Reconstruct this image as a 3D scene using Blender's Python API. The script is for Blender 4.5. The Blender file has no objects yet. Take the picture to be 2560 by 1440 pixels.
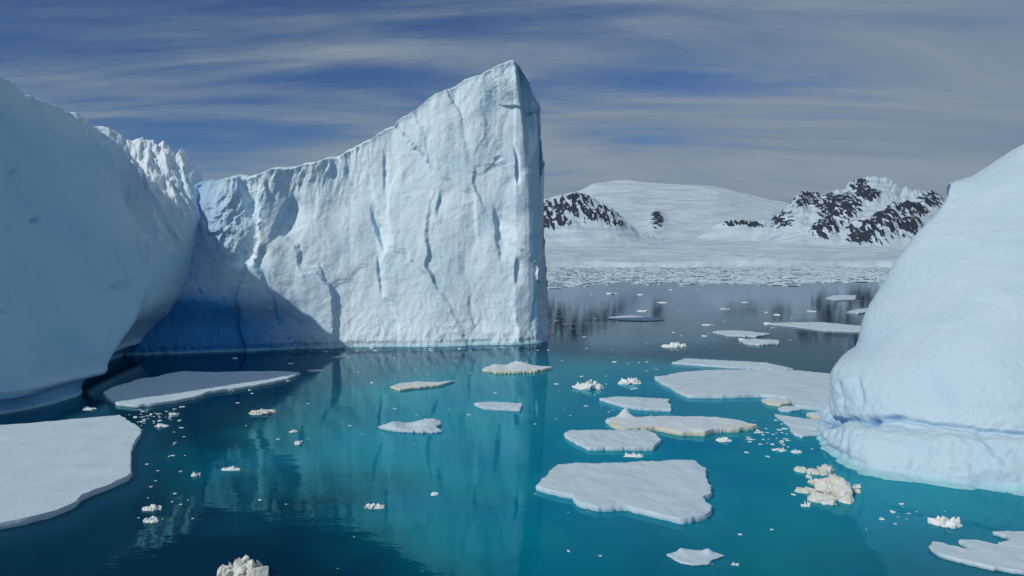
import bpy, bmesh, math, random
import numpy as np
from mathutils import Vector
from mathutils.geometry import delaunay_2d_cdt

sc = bpy.context.scene
col = sc.collection
random.seed(7)

# ------------------------------------------------------------------ camera
FPX = 1707.0            # focal length in photo pixels (photo is 2560 wide)
HORIZON = 661.0         # horizon row in the photo
HC = 12.0               # camera height above the water, metres
TH = math.atan((720 - HORIZON) / FPX)
cam_d = bpy.data.cameras.new('camera')
cam_d.sensor_width = 36.0
cam_d.lens = 36.0 * FPX / 2560.0
cam_d.clip_start = 0.5
cam_d.clip_end = 60000
cam = bpy.data.objects.new('camera', cam_d)
col.objects.link(cam)
cam.location = (0, 0, HC)
cam.rotation_euler = (math.pi / 2 - TH, 0, 0)
sc.camera = cam

# ------------------------------------------------------------------ light
SUN_AZ = math.atan2(-0.74, -0.67)      # horizontal direction towards the sun: left and behind the camera
SUN_EL = math.radians(38.5)
sx, sy = math.sin(SUN_AZ), math.cos(SUN_AZ)     # sx: +x part, sy: +y part
sun_dir = Vector((sx * math.cos(SUN_EL), sy * math.cos(SUN_EL), math.sin(SUN_EL)))
sun_l = bpy.data.lights.new('sun', 'SUN')
sun_l.energy = 3.3
sun_l.angle = math.radians(0.55)
sun_l.color = (1.0, 0.94, 0.84)
sun = bpy.data.objects.new('sun', sun_l)
col.objects.link(sun)
sun.rotation_euler = sun_dir.to_track_quat('Z', 'Y').to_euler()
sun.location = sun_dir * 200

sc.view_settings.view_transform = 'Standard'
sc.view_settings.look = 'None'
sc.view_settings.exposure = -0.38
sc.view_settings.gamma = 1.0
sc.view_settings.use_curve_mapping = False
sc.cycles.max_bounces = 8
sc.cycles.transparent_max_bounces = 12
sc.cycles.volume_bounces = 0


class NT:
    """small helper round a node tree"""
    def __init__(self, tree):
        self.t = tree
        tree.nodes.clear()

    def n(self, typ, **kw):
        nd = self.t.nodes.new(typ)
        for k, v in kw.items():
            setattr(nd, k, v)
        return nd

    def put(self, sock, v):
        if v is None:
            return
        if hasattr(v, 'is_linked') or hasattr(v, 'links'):
            self.t.links.new(v, sock)
        elif isinstance(v, (tuple, list)) and len(v) == 3 and sock.type == 'RGBA':
            sock.default_value = (*v, 1)
        else:
            sock.default_value = v

    def math(self, op, a, b=None, c=None, clamp=False):
        nd = self.n('ShaderNodeMath', operation=op, use_clamp=clamp)
        for i, v in enumerate((a, b, c)):
            self.put(nd.inputs[i], v)
        return nd.outputs[0]

    def mix(self, f, a, b, blend='MIX'):
        nd = self.n('ShaderNodeMix', data_type='RGBA', blend_type=blend)
        self.put(nd.inputs[0], f)
        self.put(nd.inputs[6], a)
        self.put(nd.inputs[7], b)
        return nd.outputs[2]

    def ramp(self, f, lo, hi, a=0.0, b=1.0, smooth=True):
        nd = self.n('ShaderNodeMapRange', interpolation_type='SMOOTHSTEP' if smooth else 'LINEAR')
        self.put(nd.inputs[0], f)
        for i, v in enumerate((lo, hi, a, b)):
            self.put(nd.inputs[i + 1], v)
        return nd.outputs[0]

    def noise(self, vec, scale, detail=4, rough=0.55, dist=0.0, dims='3D'):
        nd = self.n('ShaderNodeTexNoise', noise_dimensions=dims)
        self.put(nd.inputs['Vector'], vec)
        nd.inputs['Scale'].default_value = scale
        nd.inputs['Detail'].default_value = detail
        nd.inputs['Roughness'].default_value = rough
        nd.inputs['Distortion'].default_value = dist
        return nd.outputs[0]

    def mapping(self, vec, loc=(0, 0, 0), rot=(0, 0, 0), scale=(1, 1, 1)):
        nd = self.n('ShaderNodeMapping')
        self.put(nd.inputs[0], vec)
        nd.inputs[1].default_value = loc
        nd.inputs[2].default_value = rot
        nd.inputs[3].default_value = scale
        return nd.outputs[0]


# ------------------------------------------------------------------ sky
world = bpy.data.worlds.new('World')
sc.world = world
world.use_nodes = True
w = NT(world.node_tree)
sky = w.n('ShaderNodeTexSky', sky_type='NISHITA')
sky.sun_disc = False
sky.sun_elevation = SUN_EL
sky.sun_rotation = SUN_AZ
sky.altitude = 300
sky.air_density = 1.0
sky.dust_density = 0.3
sky.ozone_density = 2.0
tc = w.n('ShaderNodeTexCoord').outputs['Generated']
sep = w.n('ShaderNodeSeparateXYZ')
w.put(sep.inputs[0], tc)
zz = w.math('ADD', w.math('MAXIMUM', sep.outputs[2], 0.0), 0.16)
comb = w.n('ShaderNodeCombineXYZ')
w.put(comb.inputs[0], w.math('DIVIDE', sep.outputs[0], zz))
w.put(comb.inputs[1], w.math('DIVIDE', sep.outputs[1], zz))
plane = comb.outputs[0]                      # direction projected on a cloud deck
m1 = w.mapping(plane, loc=(0.3, 1.7, 0), rot=(0, 0, math.radians(-14)), scale=(0.34, 0.95, 1))
big = w.noise(m1, 1.0, 3, 0.5, 0.5)
m2 = w.mapping(plane, loc=(8.6, 3.2, 0), rot=(0, 0, math.radians(-12)), scale=(0.50, 1.75, 1))
streak = w.noise(m2, 1.2, 7, 0.58, 0.6)
m3 = w.mapping(plane, loc=(1.3, 5.2, 0), rot=(0, 0, math.radians(-4)), scale=(0.9, 3.4, 1))
fine = w.noise(m3, 2.6, 7, 0.62, 0.7)
cov = w.math('ADD', w.math('MULTIPLY', big, 1.0), w.math('ADD', w.math('MULTIPLY', streak, 0.95), w.math('MULTIPLY', fine, 0.22)))
cov = w.math('ADD', cov, w.math('MULTIPLY', sep.outputs[0], 0.22))      # the veil thickens towards one side of the sky
cov = w.math('ADD', cov, w.ramp(sep.outputs[2], 0.02, 0.26, 0.16, 0.0))
mask = w.ramp(cov, 0.82, 1.24)
mask = w.math('MULTIPLY', mask, 0.95)
skyc = w.mix(1.0, sky.outputs[0], (0.37, 0.54, 0.80), 'MULTIPLY')
cloud = w.mix(w.ramp(streak, 0.35, 0.7), (2.4, 3.2, 4.4), (3.5, 4.2, 4.9))
skyfinal = w.mix(mask, skyc, cloud)
bg = w.n('ShaderNodeBackground')
w.put(bg.inputs[0], skyfinal)
bg.inputs[1].default_value = 0.10
wo = w.n('ShaderNodeOutputWorld')
w.put(wo.inputs[0], bg.outputs[0])

# ------------------------------------------------------------------ pixel -> place
CT, ST = math.cos(TH), math.sin(TH)


def ray(px, py):
    dx = (px - 1280.0) / FPX
    dz = (720.0 - py) / FPX
    return dx, CT + ST * dz, -ST + CT * dz


def pix(px, py, Y):
    """the point at distance Y (world y) on the ray of a photo pixel"""
    x, y, z = ray(px, py)
    k = Y / y
    return np.array((x * k, Y, HC + z * k))


def gnd(px, py, z0=0.0):
    """the point where the ray of a photo pixel meets the level z0"""
    x, y, z = ray(px, py)
    k = (z0 - HC) / z
    return np.array((x * k, y * k, z0))


# ------------------------------------------------------------------ numpy noise
def _hash(ix, iy, iz, seed):
    h = (ix.astype(np.int64) * 374761393 + iy.astype(np.int64) * 668265263
         + iz.astype(np.int64) * 2147483647 + seed * 1274126177) & 0xffffffff
    h = ((h ^ (h >> 13)) * 1274126177) & 0xffffffff
    h = ((h ^ (h >> 16)) * 2246822519) & 0xffffffff
    return (h ^ (h >> 15)) & 0xffffffff


def rnd(ix, iy, iz, seed):
    return _hash(ix, iy, iz, seed) / 4294967295.0


def perlin(x, y, z, seed=0):
    x0, y0, z0 = np.floor(x), np.floor(y), np.floor(z)
    fx, fy, fz = x - x0, y - y0, z - z0
    u, v, s = (f * f * f * (f * (f * 6 - 15) + 10) for f in (fx, fy, fz))
    out = 0
    for dx in (0, 1):
        for dy in (0, 1):
            for dz in (0, 1):
                h = _hash(x0 + dx, y0 + dy, z0 + dz, seed)
                a = (h & 1023) / 1023.0 * 2 - 1
                b = ((h >> 10) & 1023) / 1023.0 * 2 - 1
                c = ((h >> 20) & 1023) / 1023.0 * 2 - 1
                g = a * (fx - dx) + b * (fy - dy) + c * (fz - dz)
                out = out + g * (u if dx else 1 - u) * (v if dy else 1 - v) * (s if dz else 1 - s)
    return out * 1.2


def fbm(x, y, z, oct=5, seed=0, gain=0.5, lac=2.03, ridged=False):
    a, f, t, n = 1.0, 1.0, 0, 0
    for i in range(oct):
        p = perlin(x * f, y * f, z * f, seed + i * 17)
        if ridged:
            p = 1 - 2 * np.abs(p)
        t = t + a * p
        n += a
        a *= gain
        f *= lac
    return t / n


def facets(u, v, seed, slope=0.5, off=0.3, fall=0.5):
    """chiselled relief: upper envelope of randomly tilted planes, one per cell"""
    iu, iv = np.floor(u), np.floor(v)
    best = np.full(u.shape, -1e9)
    o = np.zeros_like(iu)
    for du in (-2, -1, 0, 1, 2):
        for dv in (-2, -1, 0, 1, 2):
            cu, cv = iu + du, iv + dv
            su = cu + rnd(cu, cv, o, seed)
            sv = cv + rnd(cu, cv, o, seed + 1)
            a = (rnd(cu, cv, o, seed + 2) - .5) * 2 * slope
            b = (rnd(cu, cv, o, seed + 3) - .5) * 2 * slope
            c = rnd(cu, cv, o, seed + 4) * off
            dx, dy = u - su, v - sv
            h = c + a * dx + b * dy - fall * (dx * dx + dy * dy)
            best = np.maximum(best, h)
    return best


def slabs(u, v, seed, slope=0.3, off=1.0, edge=0.12):
    """broken slabs: every cell a tilted plane at its own depth, narrow steps between neighbours"""
    iu, iv = np.floor(u), np.floor(v)
    f1 = np.full(u.shape, 1e9); f2 = f1.copy()
    h1 = np.zeros_like(u); h2 = np.zeros_like(u)
    o = np.zeros_like(iu)
    for du in (-1, 0, 1):
        for dv in (-1, 0, 1):
            cu, cv = iu + du, iv + dv
            dx, dy = u - cu - rnd(cu, cv, o, seed), v - cv - rnd(cu, cv, o, seed + 1)
            d = np.abs(dx) * 0.55 + np.hypot(dx, dy) * 0.6 + np.abs(dy) * 0.2
            h = (rnd(cu, cv, o, seed + 2) - .5) * off + (rnd(cu, cv, o, seed + 3) - .5) * 2 * slope * dx + (rnd(cu, cv, o, seed + 4) - .5) * 2 * slope * dy
            c1 = d < f1
            c2 = (~c1) & (d < f2)
            f2 = np.where(c1, f1, np.where(c2, d, f2)); h2 = np.where(c1, h1, np.where(c2, h, h2))
            f1 = np.where(c1, d, f1); h1 = np.where(c1, h, h1)
    w_ = 0.5 + 0.5 * sstep(f2 - f1, 0, edge)
    return h1 * w_ + h2 * (1 - w_)


def sstep(x, a, b):
    t = np.clip((x - a) / (b - a), 0, 1)
    return t * t * (3 - 2 * t)


# ------------------------------------------------------------------ mesh helpers
def add_attr(me, name, vals):
    at = me.attributes.new(name, 'FLOAT', 'POINT')
    at.data.foreach_set('value', np.asarray(vals, dtype=np.float32))


def mesh_obj(name, verts, faces, mat, attrs=None, smooth=True):
    me = bpy.data.meshes.new(name)
    me.from_pydata([tuple(map(float, v)) for v in verts], [], faces)
    me.update()
    if smooth:
        me.polygons.foreach_set('use_smooth', [True] * len(me.polygons))
    for k, v in (attrs or {}).items():
        add_attr(me, k, v)
    if mat:
        me.materials.append(mat)
    o = bpy.data.objects.new(name, me)
    col.objects.link(o)
    return o


def grid_faces(n, m):
    i = np.arange(n - 1)[:, None] * m + np.arange(m - 1)[None, :]
    return np.stack([i, i + 1, i + m + 1, i + m], -1).reshape(-1, 4)


def grid_obj(name, P, mat, attrs=None, caps=False, flip=False, smooth=True):
    n, m = P.shape[:2]
    V = P.reshape(-1, 3)
    F = grid_faces(n, m)
    if flip:
        F = F[:, ::-1]
    me = bpy.data.meshes.new(name)
    me.vertices.add(len(V))
    me.vertices.foreach_set('co', V.astype(np.float32).ravel())
    me.loops.add(F.size)
    me.loops.foreach_set('vertex_index', F.astype(np.int32).ravel())
    me.polygons.add(len(F))
    me.polygons.foreach_set('loop_start', np.arange(0, F.size, 4, dtype=np.int32))
    me.polygons.foreach_set('loop_total', np.full(len(F), 4, dtype=np.int32))
    me.update(calc_edges=True)
    me.polygons.foreach_set('use_smooth', [smooth] * len(F))
    me.validate()
    for k, v in (attrs or {}).items():
        add_attr(me, k, np.asarray(v).ravel())
    me.materials.append(mat)
    o = bpy.data.objects.new(name, me)
    col.objects.link(o)
    return o


def normals(P):
    a = np.gradient(P, axis=0)
    b = np.gradient(P, axis=1)
    n = np.cross(a, b)
    return n / (np.linalg.norm(n, axis=-1, keepdims=True) + 1e-9)


def catmull(C, n):
    """resample control points C (k, ..., 3) along axis 0 to n rows"""
    k = C.shape[0]
    t = np.linspace(0, k - 1, n)
    i = np.clip(np.floor(t).astype(int), 0, k - 2)
    f = (t - i).reshape((-1,) + (1,) * (C.ndim - 1))
    p0, p1, p2, p3 = C[np.clip(i - 1, 0, k - 1)], C[i], C[i + 1], C[np.clip(i + 2, 0, k - 1)]
    tau = 0.42
    m1, m2 = (p2 - p0) * tau, (p3 - p1) * tau
    return ((2 * f**3 - 3 * f**2 + 1) * p1 + (f**3 - 2 * f**2 + f) * m1
            + (-2 * f**3 + 3 * f**2) * p2 + (f**3 - f**2) * m2)


def tag(o, label=None, cat=None, group=None, kind=None):
    if label: o['label'] = label
    if cat: o['category'] = cat
    if group: o['group'] = group
    if kind: o['kind'] = kind
    return o


def empty(name, loc):
    o = bpy.data.objects.new(name, None)
    o.location = loc
    o.empty_display_size = 2
    col.objects.link(o)
    return o


def adopt(child, parent):
    child.parent = parent
    child.matrix_parent_inverse.identity()
    child.location = -parent.location
    return child


# ------------------------------------------------------------------ materials
def ice_material(name, base=(0.80, 0.86, 0.90), tint=(0.66, 0.80, 0.88), blue=(0.04, 0.27, 0.58),
                 scale=1.0, bump=0.5, wet=True, streak=True, cream=0.0, rough=0.62):
    m = bpy.data.materials.new(name)
    m.use_nodes = True
    t = NT(m.node_tree)
    geo = t.n('ShaderNodeNewGeometry')
    pos = geo.outputs['Position']
    big = t.noise(pos, 0.16 * scale, 5, 0.6)
    c = t.mix(t.ramp(big, 0.42, 0.70), base, tint)
    if streak:
        st = t.noise(t.mapping(pos, scale=(1.0, 1.0, 0.22)), 0.75 * scale, 5, 0.65, 0.6)
        c = t.mix(t.ramp(st, 0.52, 0.72, 0, 0.5), c, tint)
    if cream:
        cn = t.noise(pos, 1.1 * scale, 4, 0.6)
        c = t.mix(t.ramp(cn, 0.36, 0.62, 0, cream), c, (0.72, 0.68, 0.53))
    stn = t.n('ShaderNodeAttribute', attribute_name='stain')
    c = t.mix(stn.outputs['Fac'], c, (0.70, 0.66, 0.48))
    lit_at = t.n('ShaderNodeAttribute', attribute_name='snow')  # painted light: whitens the sunlit crags of the wing
    c = t.mix(lit_at.outputs['Fac'], c, (0.76, 0.87, 0.94))
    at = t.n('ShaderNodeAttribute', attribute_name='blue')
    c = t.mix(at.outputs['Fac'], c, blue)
    if wet:
        z = t.n('ShaderNodeSeparateXYZ')
        t.put(z.inputs[0], pos)
        zn = t.math('ADD', z.outputs[2], t.math('MULTIPLY', t.noise(pos, 0.8, 3), -0.35))
        c = t.mix(t.ramp(zn, 0.02, 0.16, 0.6, 0.0), c, (0.30, 0.62, 0.66))
    n1 = t.noise(pos, 1.3 * scale, 8, 0.68)
    n2 = t.noise(t.mapping(pos, scale=(1, 1, 0.45)), 7.0 * scale, 6, 0.65)
    h = t.math('ADD', t.math('MULTIPLY', n1, 0.8), t.math('MULTIPLY', n2, 0.12))
    bp = t.n('ShaderNodeBump')
    bp.inputs['Strength'].default_value = bump
    bp.inputs['Distance'].default_value = 0.6 / scale
    t.put(bp.inputs['Height'], h)
    b = t.n('ShaderNodeBsdfPrincipled')
    t.put(b.inputs['Base Color'], c)
    b.inputs['Roughness'].default_value = rough
    b.inputs['IOR'].default_value = 1.31
    b.inputs['Specular IOR Level'].default_value = 0.35
    t.put(b.inputs['Normal'], bp.outputs[0])
    o = t.n('ShaderNodeOutputMaterial')
    t.put(o.inputs[0], b.outputs[0])
    return m


M_wall = ice_material('glacier_ice_wall', (0.74, 0.88, 0.96), (0.64, 0.83, 0.94), scale=1.0, bump=0.5)
M_wing = ice_material('smooth_shade_tinted_ice', (0.45, 0.71, 0.87), (0.36, 0.66, 0.82), scale=0.8, bump=0.35)  # base tinted blue to carry the wing's shade in its colour
M_dome = ice_material('wind_smoothed_snow_ice', (0.52, 0.67, 0.77), (0.48, 0.65, 0.76), scale=1.6, bump=0.42, streak=False)
M_floe = ice_material('snow_covered_floe', (0.56, 0.69, 0.76), (0.50, 0.64, 0.73), scale=2.5, bump=0.30, wet=False, streak=False)
M_dirty = ice_material('stained_floe_ice', (0.62, 0.72, 0.78), (0.58, 0.68, 0.74), scale=2.5, bump=0.3, wet=False, streak=False)
M_lump = ice_material('rough_brash_ice', (0.82, 0.86, 0.88), (0.68, 0.80, 0.84), scale=4.0, bump=0.5, wet=False, streak=False, cream=0.25)
M_cream = ice_material('cream_stained_ice', (0.76, 0.79, 0.77), (0.66, 0.74, 0.77), scale=2.2, bump=0.7, wet=False, streak=False, cream=0.62)


def sea_material():
    m = bpy.data.materials.new('sea_water')
    m.use_nodes = True
    t = NT(m.node_tree)
    geo = t.n('ShaderNodeNewGeometry')
    pos = geo.outputs['Position']
    sp = t.n('ShaderNodeSeparateXYZ')
    t.put(sp.inputs[0], pos)
    # ripples: long soft swell, cat's-paw patches of fine ripple
    r1 = t.noise(t.mapping(pos, rot=(0, 0, 0.25), scale=(0.5, 1.0, 1)), 0.9, 3, 0.5)
    r2 = t.noise(t.mapping(pos, rot=(0, 0, -0.15), scale=(0.55, 1.0, 1)), 5.0, 3, 0.55)
    patch = t.ramp(t.noise(t.mapping(pos, scale=(0.35, 1.0, 1)), 0.10, 3, 0.6), 0.50, 0.68)
    h = t.math('ADD', t.math('MULTIPLY', r1, 0.010),
               t.math('MULTIPLY', r2, t.math('ADD', t.math('MULTIPLY', patch, 0.0040), 0.0007)))
    bp = t.n('ShaderNodeBump')
    bp.inputs['Strength'].default_value = 1.0
    bp.inputs['Distance'].default_value = 1.0
    t.put(bp.inputs['Height'], h)
    fr = t.n('ShaderNodeFresnel')
    fr.inputs['IOR'].default_value = 1.333
    t.put(fr.inputs['Normal'], bp.outputs[0])
    # milky meltwater plume drifting off the bergs over dark deep water
    wob = t.math('MULTIPLY', t.math('SUBTRACT', t.noise(pos, 0.06, 3, 0.55), 0.5), 26.0)
    px = t.math('ADD', sp.outputs[0], wob)
    dx = t.math('DIVIDE', t.math('SUBTRACT', px, 10.0), 31.0)
    dy = t.math('DIVIDE', t.math('SUBTRACT', t.math('ADD', sp.outputs[1], wob), 55.0), 40.0)
    d2 = t.math('ADD', t.math('MULTIPLY', dx, dx), t.math('MULTIPLY', dy, dy))
    plume = t.ramp(d2, 0.28, 1.05, 1.0, 0.0)
    deep = t.mix(t.noise(pos, 0.05, 2), (0.000, 0.020, 0.070), (0.000, 0.045, 0.080))
    milk = t.mix(t.ramp(t.noise(pos, 0.13, 3), 0.35, 0.65), (0.000, 0.32, 0.52), (0.000, 0.40, 0.53))
    body = t.mix(plume, deep, milk)
    df = t.n('ShaderNodeBsdfDiffuse')
    t.put(df.inputs[0], body)
    tr = t.n('ShaderNodeBsdfTransparent')
    tr.inputs[0].default_value = (0.80, 0.96, 1.0, 1)
    under = t.n('ShaderNodeMixShader')
    under.inputs[0].default_value = 0.45
    t.put(under.inputs[1], df.outputs[0])
    t.put(under.inputs[2], tr.outputs[0])
    gl = t.n('ShaderNodeBsdfGlossy')
    t.put(gl.inputs[0], t.mix(t.ramp(fr.outputs[0], 0.16, 0.62), (0.28, 0.90, 1.0), (0.62, 0.70, 0.78)))
    gl.inputs['Roughness'].default_value = 0.015
    t.put(gl.inputs['Normal'], bp.outputs[0])
    mx = t.n('ShaderNodeMixShader')
    t.put(mx.inputs[0], fr.outputs[0])
    t.put(mx.inputs[1], under.outputs[0])
    t.put(mx.inputs[2], gl.outputs[0])
    va = t.n('ShaderNodeVolumeAbsorption')
    va.inputs['Color'].default_value = (0.02, 0.66, 0.80, 1)
    va.inputs['Density'].default_value = 0.42
    o = t.n('ShaderNodeOutputMaterial')
    t.put(o.inputs[0], mx.outputs[0])
    t.put(o.inputs[1], va.outputs[0])
    return m


M_sea = sea_material()
M_bed = bpy.data.materials.new('deep_sea_floor')
M_bed.use_nodes = True
M_bed.node_tree.nodes['Principled BSDF'].inputs['Base Color'].default_value = (0.01, 0.03, 0.05, 1)

# ------------------------------------------------------------------ sea: a closed body of water
L = 16000.0
DEEP = 28.0
ys = [-L, L]
sv = [(-L, -L, 0), (L, -L, 0), (L, L, 0), (-L, L, 0), (-L, -L, -DEEP), (L, -L, -DEEP), (L, L, -DEEP), (-L, L, -DEEP)]
sf = [(0, 1, 2, 3), (7, 6, 5, 4), (0, 4, 5, 1), (1, 5, 6, 2), (2, 6, 7, 3), (3, 7, 4, 0)]
sea = mesh_obj('sea', sv, sf, M_sea, smooth=False)
tag(sea, kind='structure')
bed = mesh_obj('sea_bed', [(-L, -L, -DEEP + 1), (L, -L, -DEEP + 1), (L, L, -DEEP + 1), (-L, L, -DEEP + 1)], [(0, 1, 2, 3)], M_bed, smooth=False)
tag(bed, kind='structure')


# ------------------------------------------------------------------ mountains and glacier
def rock_snow_material():
    m = bpy.data.materials.new('snow_and_rock')
    m.use_nodes = True
    t = NT(m.node_tree)
    geo = t.n('ShaderNodeNewGeometry')
    pos = geo.outputs['Position']
    at = t.n('ShaderNodeAttribute', attribute_name='rock')
    nz = t.noise(t.mapping(pos, scale=(1, 0.3, 0.7)), 0.05, 5, 0.7)
    f = t.math('ADD', at.outputs['Fac'], t.math('MULTIPLY', t.math('SUBTRACT', nz, 0.5), 0.7))
    f = t.ramp(f, 0.47, 0.53)
    snow = t.mix(t.ramp(t.noise(t.mapping(pos, scale=(0.35, 1, 3.5)), 0.009, 6, 0.62), 0.38, 0.66), (0.53, 0.65, 0.73), (0.38, 0.50, 0.60))
    rock = t.mix(t.noise(pos, 0.03, 5, 0.7), (0.022, 0.036, 0.052), (0.050, 0.064, 0.085))
    c = t.mix(f, snow, rock)
    bp = t.n('ShaderNodeBump')
    bp.inputs['Strength'].default_value = 0.6
    bp.inputs['Distance'].default_value = 14.0
    t.put(bp.inputs['Height'], t.noise(pos, 0.02, 7, 0.65))
    b = t.n('ShaderNodeBsdfPrincipled')
    t.put(b.inputs['Base Color'], c)
    b.inputs['Roughness'].default_value = 0.8
    b.inputs['Specular IOR Level'].default_value = 0.1
    t.put(b.inputs['Normal'], bp.outputs[0])
    o = t.n('ShaderNodeOutputMaterial')
    t.put(o.inputs[0], b.outputs[0])
    return m


M_mtn = rock_snow_material()


def curve(pts):
    p = np.array(pts, float)
    return lambda x: np.interp(x, p[:, 0], p[:, 1])


def mountain(name, sil, d0, d1, d2, px0, px1, nx, base_py, rocks, seed, relief, base_fn=None, jag=4):
    """massif seen over the water: foot at d0, crest at d1, back slope to d2; sil is the crest line in photo pixels"""
    px = np.linspace(px0, px1, nx)
    sp_ = np.array(sil, float)
    silr = np.interp(px, sp_[:, 0], sp_[:, 1])
    kw = max(3, int(16 / (px[1] - px[0])) | 1)
    kr = np.hanning(kw + 2)[1:-1]
    pad = np.pad(silr, kw // 2, mode='edge')
    silv = np.convolve(pad, kr / kr.sum(), mode='valid')
    silf = lambda q: silv
    crest_h = HC + (HORIZON - silf(px)) / FPX * d1
    base_h = -75 + HC + (HORIZON - (base_py if base_fn is None else base_fn(px))) / FPX * d0 + 0 * px
    nt = 170
    t = np.linspace(0, 1, nt)
    T, X = np.meshgrid(t, px, indexing='ij')
    front = np.clip(T / 0.8, 0, 1)
    back = np.clip((T - 0.8) / 0.2, 0, 1)
    D = d0 + (d1 - d0) * front + (d2 - d1) * back
    H = base_h[None] + (crest_h - base_h)[None] * front ** 1.25
    H = H + fbm(X / 16, D / 120, 0 * X + seed, 5, seed, gain=.6) * jag * front ** 4 * (1 - back)
    H = H * (1 - back) + back * (-30)
    AX = (X - 1280) / FPX * D
    U, V = AX / 260, D / 260
    prof = np.sin(np.pi * np.clip(front, 0, 1)) ** 0.7 * (1 - back)
    rid = fbm(U, V * 0.55, 0 * U, 6, seed, ridged=True, gain=0.55)
    # rock mask in the frame of the massif
    PYs = HORIZON - (H - HC) / D * FPX
    R = np.zeros_like(H)
    XW = X + 9 * fbm(U * 2, V * 2, 0 * U, 3, seed + 90)
    for (cx, cy, rx, ry, s) in rocks:
        R = np.maximum(R, s * np.exp(-(((XW - cx) / rx) ** 2 + ((PYs - cy) / ry) ** 2) ** 1.5))
    gul = fbm(U * 5.5, V * 1.2, 0 * U, 5, seed + 40, ridged=True, gain=0.6)
    rel = rid * relief * (0.25 + 0.9 * R) + gul * relief * 0.45 * R + fbm(U * 6, V * 5, 0 * U, 4, seed + 5) * relief * 0.4 * (0.15 + R)
    H = H + rel * np.maximum(prof, 0.5 * (1 - back) * sstep(front, .3, .7))
    dg_ = fbm(U * 3.4 + V * 2.2, V * 1.1, 0 * U, 4, seed + 70, ridged=True, gain=.6)
    R = 0.5 + (R - 0.70) * 0.55 + (0.10 + 0.9 * R) * (1.1 * (gul - 0.62) + 0.9 * (dg_ - 0.62) + 1.5 * fbm(U * 11, V * 5, 0 * U, 4, seed + 60, gain=.65))
    P = np.stack([AX, D, H], -1)
    o = grid_obj(name, P, M_mtn, {'rock': R.ravel()}, flip=True)
    tag(o, kind='structure')
    return o


# broad snow dome far behind
mountain('snow_dome_mountain',
         [(300, 640), (900, 600), (1200, 540), (1355, 502), (1400, 488), (1450, 478), (1480, 461), (1530, 454), (1570, 452), (1620, 458),
          (1700, 463), (1790, 467), (1850, 484), (1920, 500), (1990, 512), (2100, 520), (2400, 540), (2700, 560), (3300, 630)],
         5600, 8200, 9800, 300, 3300, 420, 604,
         [(1640, 560, 22, 26, 0.85)], 11, 60)
# rocky spur at the left
mountain('rocky_spur',
         [(1000, 560), (1200, 520), (1345, 500), (1380, 506), (1410, 492), (1440, 486), (1480, 500), (1520, 520), (1560, 552), (1600, 585), (1660, 600)],
         4600, 5200, 6300, 1000, 1660, 260, 600,
         [(1375, 530, 45, 26, 1.0), (1440, 515, 60, 32, 0.95), (1500, 540, 55, 26, 1.0), (1540, 565, 25, 12, 0.9), (1390, 565, 55, 18, 0.75),
          (1200, 555, 90, 25, 0.9), (1080, 570, 60, 18, 0.8)], 23, 50, jag=45)
# low rock ribs in the saddle
mountain('saddle_ridge',
         [(1740, 598), (1790, 562), (1830, 551), (1862, 550), (1880, 557), (1905, 551), (1940, 556), (1990, 590)],
         4900, 5300, 6000, 1740, 1990, 120, 604,
         [(1835, 558, 45, 9, 1.0), (1890, 561, 30, 10, 0.95)], 31, 14)
# rocky massif at the right
mountain('rocky_massif',
         [(1850, 600), (1915, 566), (1950, 535), (1975, 510), (2002, 480), (2022, 494), (2060, 488), (2100, 480), (2118, 462), (2145, 455),
          (2180, 443), (2215, 449), (2250, 470), (2290, 477), (2345, 493), (2400, 520), (2470, 500), (2560, 540), (2750, 560), (2900, 600)],
         4300, 5400, 6700, 1850, 2900, 460, 612,
         [(2010, 505, 48, 28, 0.92), (1950, 555, 40, 30, 0.80), (2090, 530, 62, 48, 1.05), (2145, 470, 26, 24, 0.9), (2165, 495, 34, 22, 0.95),
          (2160, 590, 50, 30, 1.1), (2060, 585, 42, 24, 0.9), (2215, 575, 42, 40, 1.1), (2275, 580, 38, 28, 1.0), (2280, 535, 45, 24, 0.85),
          (2320, 510, 36, 30, 0.85), (2240, 530, 30, 10, 0.8), (2440, 540, 60, 30, 0.9), (2600, 570, 80, 30, 0.9)], 47, 70, jag=75)


# tidewater glacier apron in front of the mountains
def glacier():
    nx, nt = 640, 320
    px = np.linspace(-700, 3500, nx)
    t = np.linspace(0, 1, nt) ** 1.3
    T, X = np.meshgrid(t, px, indexing='ij')
    D = 2750 + T * (5900 - 2750) + 120 * fbm(X / 260, 0 * X, 0 * X + 3, 4, 3) * (1 - T)
    top = HC + (HORIZON - (598 + 6 * np.sin(X / 170.0))) / FPX * 5900
    front = 20 + 22 * fbm(X / 70, 0 * X, 0 * X, 6, 9, gain=.65)
    H = 22 + (front - 22) * (1 - T) ** 14 + (top - 22) * np.clip(T, 0, 1) ** 1.15
    AX = (X - 1280) / FPX * D
    cre = sstep(fbm(AX / 420, D / 500, 0 * X, 3, 79), -.1, .3)
    H = H + (6 + 16 * cre) * fbm(AX / 150 + D / 300, D / 55, 0 * X, 5, 77, ridged=True, gain=.6) * (1 - .6 * T) + 26 * fbm(AX / 620, D / 330, 0 * X, 4, 78) * sstep(T, 0, .2)
    H[0] = -8
    D[1:] += 7
    AX = (X - 1280) / FPX * D
    P = np.stack([AX, D, H], -1)
    rk = np.zeros_like(H)
    for (cx, cy, rx, ry, s) in [(1395, 603, 16, 4, 0.9), (1365, 602, 8, 3, 0.9), (2085, 607, 7, 3, .9)]:
        PY = HORIZON - (H - HC) / D * FPX
        rk = np.maximum(rk, s * np.exp(-((X - cx) / rx) ** 2 - ((PY - cy) / ry) ** 2))
    o = grid_obj('glacier', P, M_mtn, {'rock': rk.ravel()}, flip=True)
    tag(o, kind='structure')


glacier()

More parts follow.
